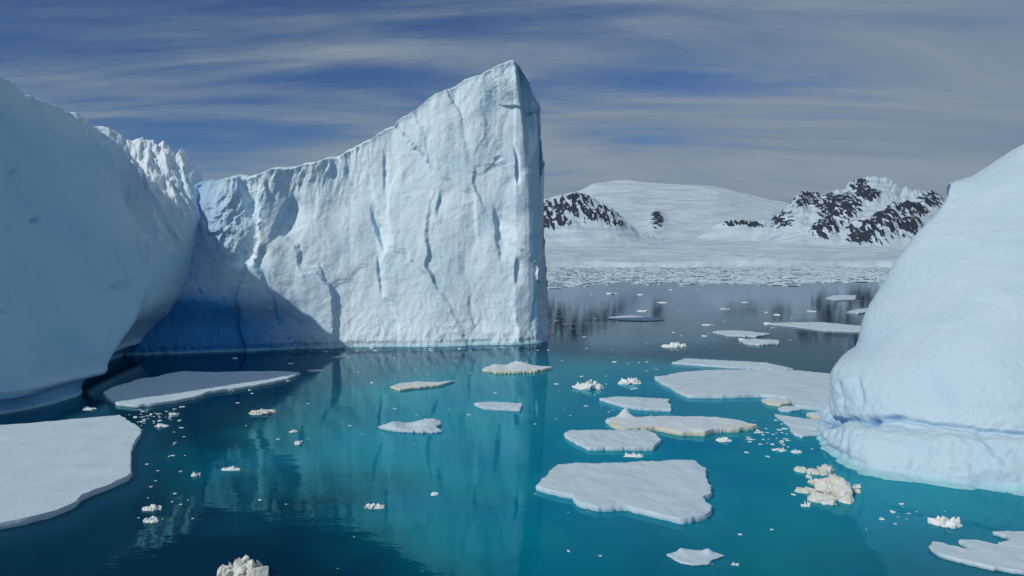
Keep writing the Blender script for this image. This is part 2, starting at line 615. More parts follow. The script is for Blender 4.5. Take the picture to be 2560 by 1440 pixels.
# ------------------------------------------------------------------ the great iceberg: pinnacle wall
berg = empty('iceberg', (-15, 106, 0))
tag(berg, 'huge white iceberg with a sharp pinnacle and a lower wing lying in shade', 'iceberg')


def pinnacle():
    rim = [(300, 462), (400, 458), (480, 455), (520, 451), (560, 447), (640, 432), (700, 421), (760, 410), (810, 398), (860, 381), (920, 352), (985, 311),
           (1050, 266), (1110, 226), (1160, 203), (1200, 186), (1240, 166), (1272, 153), (1286, 149), (1300, 163), (1312, 180), (1322, 205), (1332, 240),
           (1345, 262), (1351, 300), (1354, 370), (1357, 470), (1360, 600), (1364, 700), (1367, 790), (1369, 845)]
    base = [(300, 884), (400, 882), (600, 877), (740, 870), (880, 864), (1000, 862), (1100, 862), (1200, 860), (1290, 857), (1369, 850)]
    rimf, basef = curve(rim), curve(base)
    # column stations: even in length along the rim
    r = np.array(rim, float)
    dl = np.r_[0, np.cumsum(np.hypot(np.diff(r[:, 0]), 0.55 * np.diff(r[:, 1])))]
    nS, nT = 570, 370
    s = np.linspace(0, dl[-1], nS)
    cx = np.interp(s, dl, r[:, 0])
    cy = np.interp(s, dl, r[:, 1])
    B = np.array([gnd(x, basef(x)) for x in cx])
    roll = np.clip((cx - 1285) / 84, 0, 1)
    Yr = B[:, 1] + np.interp(cx, [300, 480, 560, 800, 1100, 1285, 1369], [14, 9, 7, 8, 11, 12, 7]) + 4.0 * roll ** 2
    R = np.array([pix(x, y, Y) for x, y, Y in zip(cx, cy, Yr)])
    R[:, 2] = np.maximum(R[:, 2], 0.4)
    rn = fbm(R[:, 0] * 0.35, 0 * s, 0 * s, 5, 5)
    R[:, 2] += rn * 1.1 * np.interp(cx, [300, 1280, 1369], [1, 1, 0.3])
    R[:, 0] += fbm(R[:, 2] * 0.16, 0 * s, 0 * s + 9, 5, 8, gain=.65) * 3.4 * roll
    t = np.linspace(0, 1, nT)
    T, _ = np.meshgrid(t, s)
    # front profile: flared foot near the water, then steep, then leaning back to the rim
    Hh = R[:, 2][:, None]
    z = T * Hh
    lean = 0.75 * T ** 1.25 + 0.25 * T
    X = B[:, 0][:, None] * (1 - lean) + R[:, 0][:, None] * lean
    Y = B[:, 1][:, None] * (1 - lean) + R[:, 1][:, None] * lean
    PX = 1280 + X / Y * FPX
    PY = HORIZON - (z - HC) / Y * FPX
    # ---- relief, positive towards the viewer
    wx = X + 2.2 * fbm(X * .12, z * .12, 0 * X, 3, 101)
    wz = z + 2.2 * fbm(X * .12, z * .12, 0 * X + 7, 3, 102)
    ro = sstep(fbm(X * .045, z * .06, 0 * X + 2, 3, 60), -0.02, 0.36)
    ro = np.maximum(ro, np.exp(-((PX - 580) / 110) ** 2 - ((PY - 560) / 120) ** 2))       # rough and smooth regions
    sl = wx + 0.25 * wz
    wj = 0.9 * fbm(X * .5, z * .5, 0 * X + 4, 4, 103)
    wk = 0.9 * fbm(X * .5, z * .5, 0 * X + 8, 4, 104)
    rel = 2.2 * facets(sl / 11, wz / 19, 21, 0.75, 0.5, 0.30)
    rel += 1.15 * slabs((sl + wj) / 7.5, (wz + wk) / 13, 24, 0.55, 0.9, 0.07)
    rel += 0.42 * slabs((wx - 0.35 * wz + wj) / 3.1, (wz + wk) / 5.2, 25, 0.7, 0.9, 0.10) * (0.10 + 0.9 * ro)
    rel += 0.9 * facets(sl / 4.2, wz / 8.5, 22, 0.9, 0.5, 0.34) * (0.15 + 0.85 * ro)
    rel += 0.40 * facets(wx / 1.7, wz / 2.6, 23, 0.95, 0.5, 0.42) * (0.05 + 0.95 * ro)
    rel += 0.9 * fbm(wx * 0.16, wz * .1, 0 * X, 4, 33)
    rel += 0.32 * fbm(X * 0.9, z * 0.5, 0 * X, 5, 34) * (0.18 + 0.82 * ro)
    rel += 0.17 * fbm(X * 3.2, z * 2.0, 0 * X, 3, 37) * (0.12 + 0.88 * ro)
    # flutes hanging from the rim
    below = (R[:, 2][:, None] - z)
    fl = np.exp(-(below / 5.5) ** 2) * sstep(PX, 520, 600) * (1 - sstep(PX, 840, 1000))
    rel += fl * 1.0 * fbm(wx * 0.62, z * 0.09, 0 * X, 3, 35, ridged=True)
    fl2 = np.exp(-((PX - 560) / 90) ** 2 - ((PY - 540) / 110) ** 2)
    rel += fl2 * 0.9 * fbm(wx * .5, wz * .35, 0 * X, 4, 36, ridged=True)
    # cornice: the snow cap overhangs the wall a little
    rel += 0.5 * np.exp(-(below / 0.9) ** 2) * sstep(PX, 480, 560)
    # named clefts and shadowed facets: (px0, py0) -> (px1, py1), half width px, depth m
    cuts = [(612, 456, 634, 540, 13, 2.6), (738, 505, 700, 590, 26, 3.0), (628, 606, 588, 650, 16, 2.0),
            (1240, 530, 1254, 640, 20, 2.2), (1292, 650, 1290, 705, 9, 1.5), (935, 530, 962, 618, 12, 1.8), (948, 650, 955, 725, 8, 1.2),
            (1284, 385, 1294, 460, 5, 1.8), (1104, 488, 1095, 540, 12, 1.0), (966, 390, 966, 480, 6, 0.9), (680, 462, 690, 505, 9, 1.0),
            (1340, 740, 1330, 800, 10, 1.0), (665, 620, 655, 665, 10, 1.0), (1240, 398, 1243, 406, 7, 1.0)]
    for (x0, y0, x1, y1, wd, dp) in cuts:
        lx, ly = x1 - x0, y1 - y0
        L2 = lx * lx + ly * ly
        q = np.clip(((PX - x0) * lx + (PY - y0) * ly) / L2, -0.3, 1.3)
        jag = 11 * fbm(X * .35, z * .3, 0 * X + y0 * .1, 4, 90)
        dd = (PX - (x0 + q * lx)) * np.sign(ly if ly else 1) * 1.0 + jag
        ends = np.exp(-((q - 0.5) / 0.55) ** 4)
        vert = np.exp(-(((PY - (y0 + q * ly)) / (wd * 2.0)) ** 2))
        # sharp drop on the left lip, slow recovery on the right
        prof = np.where(dd < 0, np.exp(-(dd / (wd * 0.30)) ** 2), np.exp(-(dd / (wd * 1.5)) ** 2))
        rel -= 0.5 * dp * prof * ends * vert * (0.55 + 0.9 * np.clip(0.5 + fbm(X * .35, z * .35, 0 * X + x0, 3, 91), 0, 1))
    # blunt edge of the blade: the arete and the recess beside it
    xa = np.interp(PY, [140, 165, 240, 330, 460, 860], [1284, 1285, 1297, 1309, 1312, 1338])
    side = np.clip((PX - xa) / 40, 0, 1)
    up = 1 - sstep(PY, 300, 420)
    rel -= 4.8 * up * sstep(PX - xa, -2, 14) * (1 - 0.75 * sstep(PX - xa, 14, 40))
    rel -= (1.5 + 3.0 * (1 - up)) * side ** 2.2
    # flared wave-worn foot
    foot = np.exp(-(z / 2.6) ** 2)
    rel += 1.0 * foot * (0.5 + 0.5 * ro)
    rel += 0.35 * np.exp(-(z / 5) ** 2) * fbm(X * .8, z * .5, 0 * X, 5, 48, ridged=True) - 0.30 * np.exp(-((z - .45) / .32) ** 2) * np.clip(.5 + 1.6 * fbm(X * .3, 0 * X, 0 * X, 4, 49), 0, 1)
    # old undercut in the shaded cove
    cove = (1 - sstep(PX, 640, 820))
    zc = z + 2.2 * fbm(X * .09, z * .1, 0 * X, 4, 47)
    rel -= 1.3 * cove * (1 - sstep(zc, 3.6, 7.4))
    edge = np.minimum(1, below / 0.8) * np.minimum(1, (dl[-1] - s)[:, None] / 6)
    Yf = Y - rel * np.clip(edge, 0, 1)
    shift = (Yf - Y)
    Xf = X + X / Y * shift * 0.35
    front = np.stack([Xf, Yf, z], -1)
    # lower part under water: the foot spreads out
    kk = np.array([-9.0, -5.0, -2.2, -0.7])
    outw = np.array([6.5, 4.5, 2.0, 0.5])
    under = np.stack([np.stack([front[:, 0, 0], front[:, 0, 1] - o, np.full(nS, k)], -1) for k, o in zip(kk, outw)], 1)
    # back: slopes down behind the ridge
    nb = 26
    tb = np.linspace(0, 1, nb + 1)[1:]
    th = np.interp(cx, [300, 900, 1280, 1369], [20, 24, 20, 5])
    bk = []
    for q in tb:
        yy = R[:, 1] + th * (q ** 0.75)
        zz = R[:, 2] * (1 - q ** 1.5) + (-9) * q ** 1.5
        xx = R[:, 0] - roll * 6 * q
        no = fbm(xx * .1, yy * .1, zz * .1, 4, 71) * 2.0 * np.sin(np.pi * min(q, .5)) * np.clip((dl[-1] - s) / 20, 0, 1)
        bk.append(np.stack([xx, yy + no, zz], -1))
    bk = np.stack(bk, 1)
    P = np.concatenate([under, front, bk], 1)
    # blue: undercut ice with the cove's shade painted in, clefts of clear ice
    Zf, Xx = P[..., 2], P[..., 0]
    pxf = 1280 + P[..., 0] / P[..., 1] * FPX
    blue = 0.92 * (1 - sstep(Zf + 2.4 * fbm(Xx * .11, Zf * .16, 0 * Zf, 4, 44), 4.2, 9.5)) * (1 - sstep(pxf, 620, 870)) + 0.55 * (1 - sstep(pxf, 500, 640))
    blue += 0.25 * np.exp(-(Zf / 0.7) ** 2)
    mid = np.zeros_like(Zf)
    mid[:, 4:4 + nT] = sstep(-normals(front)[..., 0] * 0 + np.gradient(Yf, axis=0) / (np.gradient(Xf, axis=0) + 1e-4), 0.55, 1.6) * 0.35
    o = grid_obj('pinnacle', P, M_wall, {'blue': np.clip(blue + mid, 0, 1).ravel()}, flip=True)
    o['label'] = 'tall sunlit ice wall rising to a sharp peak'
    adopt(o, berg)


pinnacle()


# ------------------------------------------------------------------ loft from a control grid of photo pixels and distances
def loft(cols, nu, nv, back):
    """cols: list of profiles from the water up to the ridge, each point a world triple; back: offsets down the far side"""
    C = []
    for c in cols:
        pts = [np.array(p, float) for p in c]
        b = pts[0]
        nxt = pts[1]
        pts = [np.array([b[0], b[1], -9.0]) + np.array(back['foot']) * 1.7, np.array([b[0], b[1], -2.0]) + np.array(back['foot'])] + pts
        r = pts[-1]
        for o in back['rows']:
            p = r + np.array(o[:3])
            if len(o) > 3:
                p[2] = o[3]
            pts.append(p)
        C.append(pts)
    C = np.array(C)
    return catmull(catmull(C, nu).swapaxes(0, 1), nv).swapaxes(0, 1)


def wing():
    w3 = lambda x, y, z: (x, y, z)
    cols = [
        [w3(-64, 45, 0), w3(-64, 45, 3), w3(-64, 45.2, 6), w3(-64.5, 45.5, 10), w3(-65, 46, 14), w3(-65.5, 46.5, 17), w3(-66, 47, 19), w3(-67, 48, 20)],
        [w3(-47.0, 44.6, 0), w3(-47.0, 44.6, 1.5), w3(-47.2, 44.7, 3), w3(-47.6, 44.8, 8), w3(-48.2, 45, 14), w3(-49, 45.5, 20), w3(-50.2, 46, 26), w3(-52.5, 47, 32.5)],
        [gnd(-60, 1049), pix(-60, 1006, 52.6), pix(-60, 990, 53), pix(-60, 900, 53.3), pix(-58, 740, 54.7), pix(-56, 560, 57), pix(-54, 370, 60.5), pix(-50, 172, 66)],
        [gnd(70, 1027), pix(70, 990, 55.6), pix(70, 974, 55.9), pix(72, 880, 57), pix(74, 740, 59.5), pix(75, 560, 63.5), pix(70, 390, 69), pix(55, 236, 77)],
        [gnd(160, 1006), pix(160, 968, 60.0), pix(162, 952, 60.2), pix(180, 860, 62), pix(196, 740, 65), pix(206, 590, 70.5), pix(205, 450, 80), pix(195, 308, 93)],
        [gnd(217, 982), pix(222, 950, 64.5), pix(255, 925, 66), pix(296, 850, 68.5), pix(330, 782, 73.5), pix(325, 640, 84), pix(318, 500, 91.5), pix(290, 352, 99.5)],
        [pix(190, 947, 72), pix(215, 900, 73), pix(265, 850, 74), pix(325, 800, 76.5), pix(368, 748, 82.5), pix(395, 620, 90), pix(398, 500, 94.5), pix(372, 386, 102)],
        [pix(330, 890, 92), pix(345, 860, 91.5), pix(365, 815, 90), pix(395, 780, 89), pix(425, 728, 90.5), pix(447, 600, 93.8), pix(452, 500, 97), pix(430, 403, 103.5)],
        [pix(420, 875, 101), pix(425, 855, 101), pix(435, 810, 100), pix(450, 775, 98), pix(466, 710, 96.5), pix(478, 590, 97), pix(482, 510, 99.5), pix(474, 436, 104)],
        [pix(420, 872, 106), pix(425, 850, 106), pix(435, 800, 106), pix(445, 760, 106), pix(455, 700, 106), pix(466, 600, 106), pix(470, 530, 107), pix(468, 462, 109)],
    ]
    for c in cols:
        c[0] = (c[0][0], c[0][1], 0.0)
    P = loft(cols, 390, 350, {'foot': (3.5, -1.5, 0), 'rows': [(-2.2, 0.6, -0.8), (-9, 2.5, -6), (-18, 5, 0, -2.0), (-20, 6, 0, -9.0)]})
    n = normals(P)
    X, Y, Z = P[..., 0], P[..., 1], P[..., 2]
    if n[170, 130, 0] < 0:
        n = -n
    al = Y                                    # coordinate along the wall
    pxf = 1280 + X / Y * FPX
    pyf = HORIZON - (Z - HC) / Y * FPX
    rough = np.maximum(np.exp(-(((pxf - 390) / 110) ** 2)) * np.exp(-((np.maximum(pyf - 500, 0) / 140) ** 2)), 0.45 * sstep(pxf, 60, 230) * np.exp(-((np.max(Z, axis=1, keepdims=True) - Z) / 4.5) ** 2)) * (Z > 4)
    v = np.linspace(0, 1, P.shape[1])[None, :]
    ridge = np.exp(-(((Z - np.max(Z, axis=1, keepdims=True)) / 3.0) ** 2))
    d = 0.55 * fbm(X * .09, al * .09, Z * .07, 4, 201) + 0.10 * fbm(X * .5, al * .5, Z * .5, 4, 202)
    d += 0.10 * fbm(X * 1.6, al * 1.6, Z * 1.2, 4, 208)
    d += rough * (1.9 * fbm(X * .22 + al * 0.12, al * .16, Z * .07, 4, 203, ridged=True) + 1.3 * slabs((X + al * .5) / 3.4 + .10 * Z, Z / 7.5, 207, .8, .9, .12)
                  + 0.9 * fbm(X * .7, al * .5, Z * .22, 5, 209, ridged=True) + 0.30 * fbm(X * 1.6, al * 1.4, Z * .8, 4, 204))
    d += ridge * (0.9 * fbm(X * .3, al * .3, Z * .3, 4, 205) + .4 * fbm(X, al, Z, 3, 206))
    # waterline groove: the swell has cut a step; vertical band below it
    d += 0.35 * np.exp(-((Z - 1.75) / 0.35) ** 2) - 0.35 * sstep(1.5 - Z, 0, 0.3) * (Z > -1)
    # a few small dark pits
    for (cx, cy, rx, ry, dp) in [(300, 714, 34, 6, 0.9), (92, 548, 9, 5, 0.9), (38, 432, 9, 4, .6), (12, 776, 20, 4, .35)]:
        q = (pxf - cx) / rx
        d -= dp * np.exp(-q ** 2 - ((pyf - cy + 0.35 * (pxf - cx)) / ry) ** 2) * (n[..., 0] > 0)
    P = P + n * d[..., None]
    Zf = P[..., 2]
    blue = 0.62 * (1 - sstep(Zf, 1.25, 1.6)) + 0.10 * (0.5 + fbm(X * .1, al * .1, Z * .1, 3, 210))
    o = grid_obj('shaded_wing', P, M_wing, {'blue': np.clip(blue, 0, 1).ravel(), 'snow': np.clip(1.2 * rough ** 1.8 + 0.5 * ridge, 0, 1).ravel()})  # snow attribute paints the sunlit crags whiter, and half whitens the crest
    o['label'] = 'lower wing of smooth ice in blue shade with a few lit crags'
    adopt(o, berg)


wing()


# ------------------------------------------------------------------ smooth iceberg on the right
def right_berg():
    root_loc = (32, 45, 0)
    d1 = [(2052, 1112, 44.8), (2060, 1092, 45.2), (2080, 1066, 46), (2098, 1048, 46.8), (2090, 1012, 47.2), (2086, 960, 47.6), (2098, 915, 48.6), (2142, 868, 49.8),
          (2156, 790, 51), (2205, 705, 52.3), (2262, 628, 53.4), (2318, 558, 54.3), (2358, 505, 55), (2374, 466, 56)]
    d2 = [(2150, 1180, 0), (2148, 1125, 40.2), (2160, 1082, 41.2), (2180, 1062, 42.2), (2180, 1040, 42.6), (2178, 980, 43.2), (2190, 920, 44.2), (2215, 860, 45.6),
          (2240, 790, 47), (2280, 710, 48.6), (2325, 630, 50.2), (2372, 555, 51.8), (2412, 492, 53.5), (2440, 437, 56)]
    d3 = [(2330, 1213, 0), (2330, 1150, 37.6), (2332, 1098, 38.2), (2340, 1076, 39.0), (2342, 1052, 39.3), (2342, 990, 39.8), (2350, 925, 40.7), (2365, 855, 42),
          (2385, 780, 43.8), (2410, 700, 45.8), (2440, 615, 48), (2470, 530, 50.5), (2495, 455, 53), (2510, 396, 56)]
    d4 = [(2560, 1240, 0), (2560, 1175, 35.7), (2560, 1114, 36.4), (2560, 1094, 37.0), (2560, 1068, 37.2), (2560, 1000, 37.8), (2560, 925, 38.8), (2562, 840, 40.2),
          (2565, 750, 42), (2572, 655, 44.5), (2580, 560, 47.2), (2590, 475, 50.2), (2598, 405, 53), (2606, 350, 56)]
    d5 = [(2900, 1262, 0), (2900, 1195, 34.4), (2900, 1130, 35), (2900, 1108, 35.6), (2900, 1080, 35.8), (2900, 1000, 36.4), (2895, 915, 37.6), (2890, 820, 39.4),
          (2885, 720, 41.5), (2880, 620, 44), (2875, 520, 47), (2870, 430, 50.5), (2866, 350, 54), (2860, 290, 58)]
    d6 = [(3350, 1262, 0), (3350, 1200, 34.6), (3350, 1140, 35.2), (3350, 1118, 36), (3345, 1090, 36), (3335, 1010, 37), (3320, 925, 38.5), (3300, 840, 40.5),
          (3285, 750, 43), (3265, 660, 46), (3245, 570, 49.5), (3225, 490, 53), (3205, 430, 56.5), (3180, 400, 60)]
    cols = []
    for d in (d1, d2, d3, d4, d5, d6):
        c = [gnd(d[0][0], d[0][1])] + [pix(*p) for p in d[1:]]
        cols.append(c)
    # far side, hidden from here
    c0 = [np.array(p) + np.array((3.0 + 0.25 * p[2], 7.0, 0)) for p in cols[0]]
    c00 = [np.array(p) + np.array((9.0 + 0.3 * p[2], 14.0, -0.25 * p[2])) for p in cols[0]]
    cend = [np.array(p) + np.array((12.0, 8, -0.4 * p[2])) for p in cols[-1]]
    cols = [c00, c0] + cols + [cend]
    P = loft(cols, 390, 380, {'foot': (-3.0, -4.0, 0), 'rows': [(1.5, 2.5, -0.3), (7, 9, -6), (10, 14, 0, -2.0), (12, 16, 0, -9.0)]})
    n = normals(P)
    X, Y, Z = P[..., 0], P[..., 1], P[..., 2]
    if n[195, 104, 1] > 0:
        n = -n
    pxf = 1280 + X / Y * FPX
    pyf = HORIZON - (Z - HC) / Y * FPX
    gro = np.interp(pxf, [2050, 2100, 2180, 2260, 2340, 2450, 2560, 2900], [1052, 1050, 1060, 1054, 1068, 1078, 1092, 1105])
    dg = pyf - gro
    near = np.exp(-(dg / 45) ** 2)
    d = 0.50 * fbm(X * .10, Y * .10, Z * .10, 3, 301) + 0.10 * fbm(X * .45, Y * .45, Z * .45, 4, 302)
    d += 0.08 * fbm(X * .35, Y * .35, Z * 1.4, 4, 309) + 0.035 * fbm(X * 1.7, Y * 1.7, Z * 1.7, 5, 310)
    d += 0.22 * slabs((X + .4 * Z) / 5.5 + .25 * fbm(X * .4, Y * .4, Z * .4, 3, 313), (Z + Y * .3) / 6.5, 314, .6, .6, .25)
    nose = np.exp(-((pxf - 2110) / 95) ** 2) * np.exp(-((pyf - 1030) / 130) ** 2)
    d += nose * (0.55 * facets((X + Z * .3) / 1.6, Z / 2.6, 311, .8, .5, .6) + .25 * fbm(X * 1.3, Y * 1.3, Z * .8, 4, 312))
    d += 0.16 * near * fbm(X * 1.1, Y * 1.1, Z * 1.1, 4, 303, ridged=True)
    low = sstep(dg, 0, 30)
    d += 0.30 * low * fbm(X * .5, Y * .5, Z * .5, 5, 304)
    d += 0.06 * fbm(X * .15, Y * .15, (Z - .12 * X) * 2.2, 4, 315) + 0.05 * fbm(X * 2.6, Y * 2.6, Z * 1.2, 4, 316, ridged=True)
    jag = 16 * fbm(X * .45, Y * .45, 0 * X, 5, 305, gain=.6)
    d -= (0.10 + 0.30 * np.clip(.5 + fbm(X * .25, Y * .25, 0 * X, 3, 317), 0, 1)) * np.exp(-((dg + jag) / 6) ** 2)
    d += 0.20 * np.exp(-((Z - 1.0) / 1.3) ** 2) * fbm(X * .9, Y * .9, Z * .6, 4, 318, ridged=True) - 0.16 * np.exp(-((Z - .3) / .22) ** 2)
    # deep blue pockets in the groove
    pk = np.zeros_like(X)
    for (cx, cy, rx, ry, dp) in [(2095, 1062, 26, 14, .6), (2190, 1060, 18, 13, .6), (2240, 1052, 26, 6, .3), (2150, 1050, 18, 10, .2)]:
        g = np.exp(-(((pxf - cx) / rx) ** 2 + ((pyf - cy + jag) / ry) ** 2))
        d -= dp * g
        pk = np.maximum(pk, g * min(1, dp * 1.7))
    # shallow cracks
    ck = np.zeros_like(X)
    for (x0, y0, x1, y1, wd, dp) in [(2450, 1080, 2530, 1165, 9, .14), (2325, 915, 2410, 1030, 26, .12), (2120, 1080, 2090, 1170, 6, .14), (2142, 1085, 2118, 1160, 6, .14),
                                     (2150, 940, 2165, 1020, 7, .2), (2105, 950, 2120, 1040, 6, .25)]:
        lx, ly = x1 - x0, y1 - y0
        q = np.clip(((pxf - x0) * lx + (pyf - y0) * ly) / (lx * lx + ly * ly), 0, 1)
        dist = np.hypot(pxf - x0 - q * lx + jag * .5, pyf - y0 - q * ly)
        g = np.exp(-(dist / wd) ** 2) * np.sin(np.pi * np.clip(q * .98 + .01, 0, 1)) ** .5
        d -= dp * g
        ck = np.maximum(ck, g)
    P = P + n * d[..., None]
    Zf = P[..., 2]
    frontside = (Y < 58) & (pxf > 2000)
    blue = 0.16 * np.exp(-((dg + jag) / 6) ** 2) + 0.62 * pk + 0.10 * ck
    blue = np.where(frontside, blue, 0) + 0.3 * np.exp(-(Zf / 0.25) ** 2)
    root = tag(grid_obj('iceberg', P, M_dome, {'blue': np.clip(blue, 0, 1).ravel()}),
               'smooth white iceberg with a blue melt groove above its rounded foot', 'iceberg')
    return root


right_berg()


# ------------------------------------------------------------------ floes: traced outlines laid on the water
def dist_to_poly(P, Q):
    A, B = Q, np.roll(Q, -1, 0)
    best = np.full(len(P), 1e9)
    for a, b in zip(A, B):
        ab = b - a
        t = np.clip(((P - a) @ ab) / (ab @ ab + 1e-12), 0, 1)
        best = np.minimum(best, np.hypot(*(P - a - t[:, None] * ab).T))
    return best


def inside(P, Q):
    c = np.zeros(len(P), bool)
    j = len(Q) - 1
    for i in range(len(Q)):
        xi, yi = Q[i]
        xj, yj = Q[j]
        k = ((yi > P[:, 1]) != (yj > P[:, 1])) & (P[:, 0] < (xj - xi) * (P[:, 1] - yi) / (yj - yi + 1e-12) + xi)
        c ^= k
        j = i
    return c


def floe(outline, label, zt=0.32, mat=None, seed=1, jag=0.05, name='ice_floe', dome=0.0, rough=0.075, skirt=1.1, group=None, mounds=(), cat='ice floe', stain=0.0):
    if mat is M_dirty:
        stain = 0.9
    zt = zt * 0.78
    ctr = np.mean([gnd(x, y, zt) for x, y in outline], 0)
    Q = np.array([gnd(x, y, zt)[:2] for x, y in outline]) - ctr[:2]
    # densify the outline and break its edge
    size = np.ptp(Q, 0).max()
    step = max(size / 110, 0.05)
    pts = []
    for a, b in zip(Q, np.roll(Q, -1, 0)):
        k = max(1, int(np.hypot(*(b - a)) / step))
        for i in range(k):
            pts.append(a + (b - a) * i / k)
    E = np.array(pts)
    for _ in range(1):
        E = (np.roll(E, 1, 0) + 2 * E + np.roll(E, -1, 0)) / 4
    tang = np.roll(E, -1, 0) - np.roll(E, 1, 0)
    tang /= np.linalg.norm(tang, axis=1, keepdims=True) + 1e-9
    area = 0.5 * np.sum(E[:, 0] * np.roll(E[:, 1], -1) - np.roll(E[:, 0], -1) * E[:, 1])
    if area < 0:
        E = E[::-1].copy()
        tang = -tang[::-1]
    nrm = np.stack([tang[:, 1], -tang[:, 0]], 1)            # outward
    o0 = np.zeros(len(E))
    wob = 0.035 * min(size, 6) / 6 * fbm(E[:, 0] * 5, E[:, 1] * 5, o0, 3, seed + 2) * 2 + fbm(E[:, 0] * 1.1 + seed, E[:, 1] * 1.1, o0, 5, seed, gain=0.6) * jag * min(size, 9)
    chip = np.floor(3 * fbm(E[:, 0] * .9 + 5, E[:, 1] * .9, o0, 2, seed + 31) + .5) * 0.06 * min(size, 8) / 4
    E = E + nrm * (wob * 1.3 + chip * jag / .02 * .5)[:, None]
    n = len(E)
    # interior points
    gs = max(size / 46, 0.07)
    lo, hi = E.min(0), E.max(0)
    gx, gy = np.meshgrid(np.arange(lo[0], hi[0], gs), np.arange(lo[1], hi[1], gs))
    G = np.stack([gx.ravel(), gy.ravel()], 1)
    rs = np.random.RandomState(seed)
    G = G + (rs.rand(*G.shape) - .5) * gs * .7
    G = G[inside(G, E)]
    if len(G):
        G = G[dist_to_poly(G, E) > gs * .55]
    V2 = [Vector(p) for p in E] + [Vector(p) for p in G]
    res = delaunay_2d_cdt(V2, [], [list(range(n))], 1, 1e-6)
    ov, of, orig = res[0], res[2], res[3]
    W = np.array([(v.x, v.y) for v in ov])
    de = dist_to_poly(W, E)
    o1 = np.zeros(len(W))
    bump = rough * (fbm(W[:, 0] * .8, W[:, 1] * .8, o1 + seed, 4, seed + 3) + .5 * fbm(W[:, 0] * 3, W[:, 1] * 3, o1, 3, seed + 4))
    rim = 1 - np.exp(-de / 0.06)
    z = zt * (0.93 + 0.07 * rim) + bump * 2.0 * (0.35 + 0.65 * rim) + dome * (1 - np.exp(-de / (size * .12)))
    z += (0.05 + 0.16 * np.clip(fbm(W[:, 0] * .7, W[:, 1] * .7, o1 + 3, 4, seed + 41), 0, 1)) * np.exp(-de / 0.22) * min(1, size / 6) * (fbm(W[:, 0] * 2.2, W[:, 1] * 2.2, o1, 4, seed + 42) + .25)
    for (mx, my, mr, mh) in mounds:                       # raised lumps on the floe, given in photo pixels
        m = gnd(mx, my, zt)[:2] - ctr[:2]
        rr = mr / FPX * np.hypot(*ctr[:2])
        q = np.hypot((W[:, 0] - m[0]) / rr, (W[:, 1] - m[1]) / (rr * 1.6))
        z += mh * np.exp(-q ** 2) * (1 + 0.8 * fbm(W[:, 0] * 2.5, W[:, 1] * 2.5, o1, 4, seed + 9)) * (0.3 + .7 * rim)
    V = [(a, b, c) for (a, b), c in zip(W, z)]
    ntop = len(V)
    F = [tuple(f) for f in of]
    # side wall and under-water skirt: rings hung from the outline
    ids = []
    loc = {}
    for i, os_ in enumerate(orig):
        for q in os_:
            if q < n:
                loc[q] = i
    ids = [loc.get(i) for i in range(n)]
    ids = [i for i in ids if i is not None]
    seen = []
    for i in ids:
        if i not in seen[-1:]:
            seen.append(i)
    ids = seen
    ring0 = np.array([V[i] for i in ids])
    m_ = len(ids)
    tg = np.roll(ring0, -1, 0)[:, :2] - np.roll(ring0, 1, 0)[:, :2]
    tg /= np.linalg.norm(tg, axis=1, keepdims=True) + 1e-9
    on = np.stack([tg[:, 1], -tg[:, 0]], 1)
    oz = np.zeros(m_)
    nn = fbm(ring0[:, 0] * 1.6, ring0[:, 1] * 1.6, oz, 4, seed + 11)
    n2 = fbm(ring0[:, 0] * .35, ring0[:, 1] * .35, oz, 3, seed + 12)
    prev = list(range(len(V), len(V) + m_))
    V += [tuple(p) for p in ring0]
    jit = (rs.rand(m_) - .5) * 0.06 * min(1, size * .15)
    jit = (jit + np.roll(jit, 1) + np.roll(jit, 2)) / 2
    sk = min(skirt, size * .12)
    for (zz, out, var) in [(zt * .45, 0.035, .05), (0.03, 0.0, .10), (-0.08, -0.02, .08), (-0.15, sk * .6, .35), (-0.42, sk * 1.1, .7), (-1.1, sk * .8, .6), (-1.7, -sk * 2, .2)]:
        base = len(V)
        off = out + jit * (zz < zt * .6) + var * nn * min(1, size * .1) + (n2 * sk * 1.2 if zz < -0.2 else 0)
        zv = zz + (0.03 * nn if zz > 0 else 0.12 * nn)
        for k in range(m_):
            V.append((ring0[k, 0] + on[k, 0] * off[k], ring0[k, 1] + on[k, 1] * off[k], zv[k] if zz < 0.02 else max(zv[k], 0.005)))
        cur = list(range(base, base + m_))
        for k in range(m_):
            k2 = (k + 1) % m_
            F.append((prev[k], cur[k], cur[k2], prev[k2]))
        prev = cur
    Va = np.array(V)
    blue = np.where(Va[:, 2] < 0.05, 0.10, 0.0)
    stv = np.zeros(len(Va))
    if stain:
        lowz = Va[:, 2] < zt * 0.97
        front_ = Va[:, 1] < np.median(E[:, 1])
        patchy = np.clip(0.75 + 1.2 * fbm(Va[:, 0] * .5, Va[:, 1] * .5, Va[:, 2] * .5, 3, seed + 21), 0, 1)
        stv = np.where(lowz & front_, stain * patchy, 0) + (0 if mat is not M_dirty else 0.35 * stain * patchy * np.exp(-np.r_[de, np.zeros(len(Va) - len(de))] / .35) * front_)
    ob = mesh_obj(name, V, F, mat or M_floe, {'blue': blue, 'stain': np.clip(stv, 0, 1)})
    ob.location = (ctr[0], ctr[1], 0)
    # side faces flat-shaded against the top
    for p in ob.data.polygons:
        if len(p.vertices) == 4:
            p.use_smooth = True
    return tag(ob, label, cat, group)


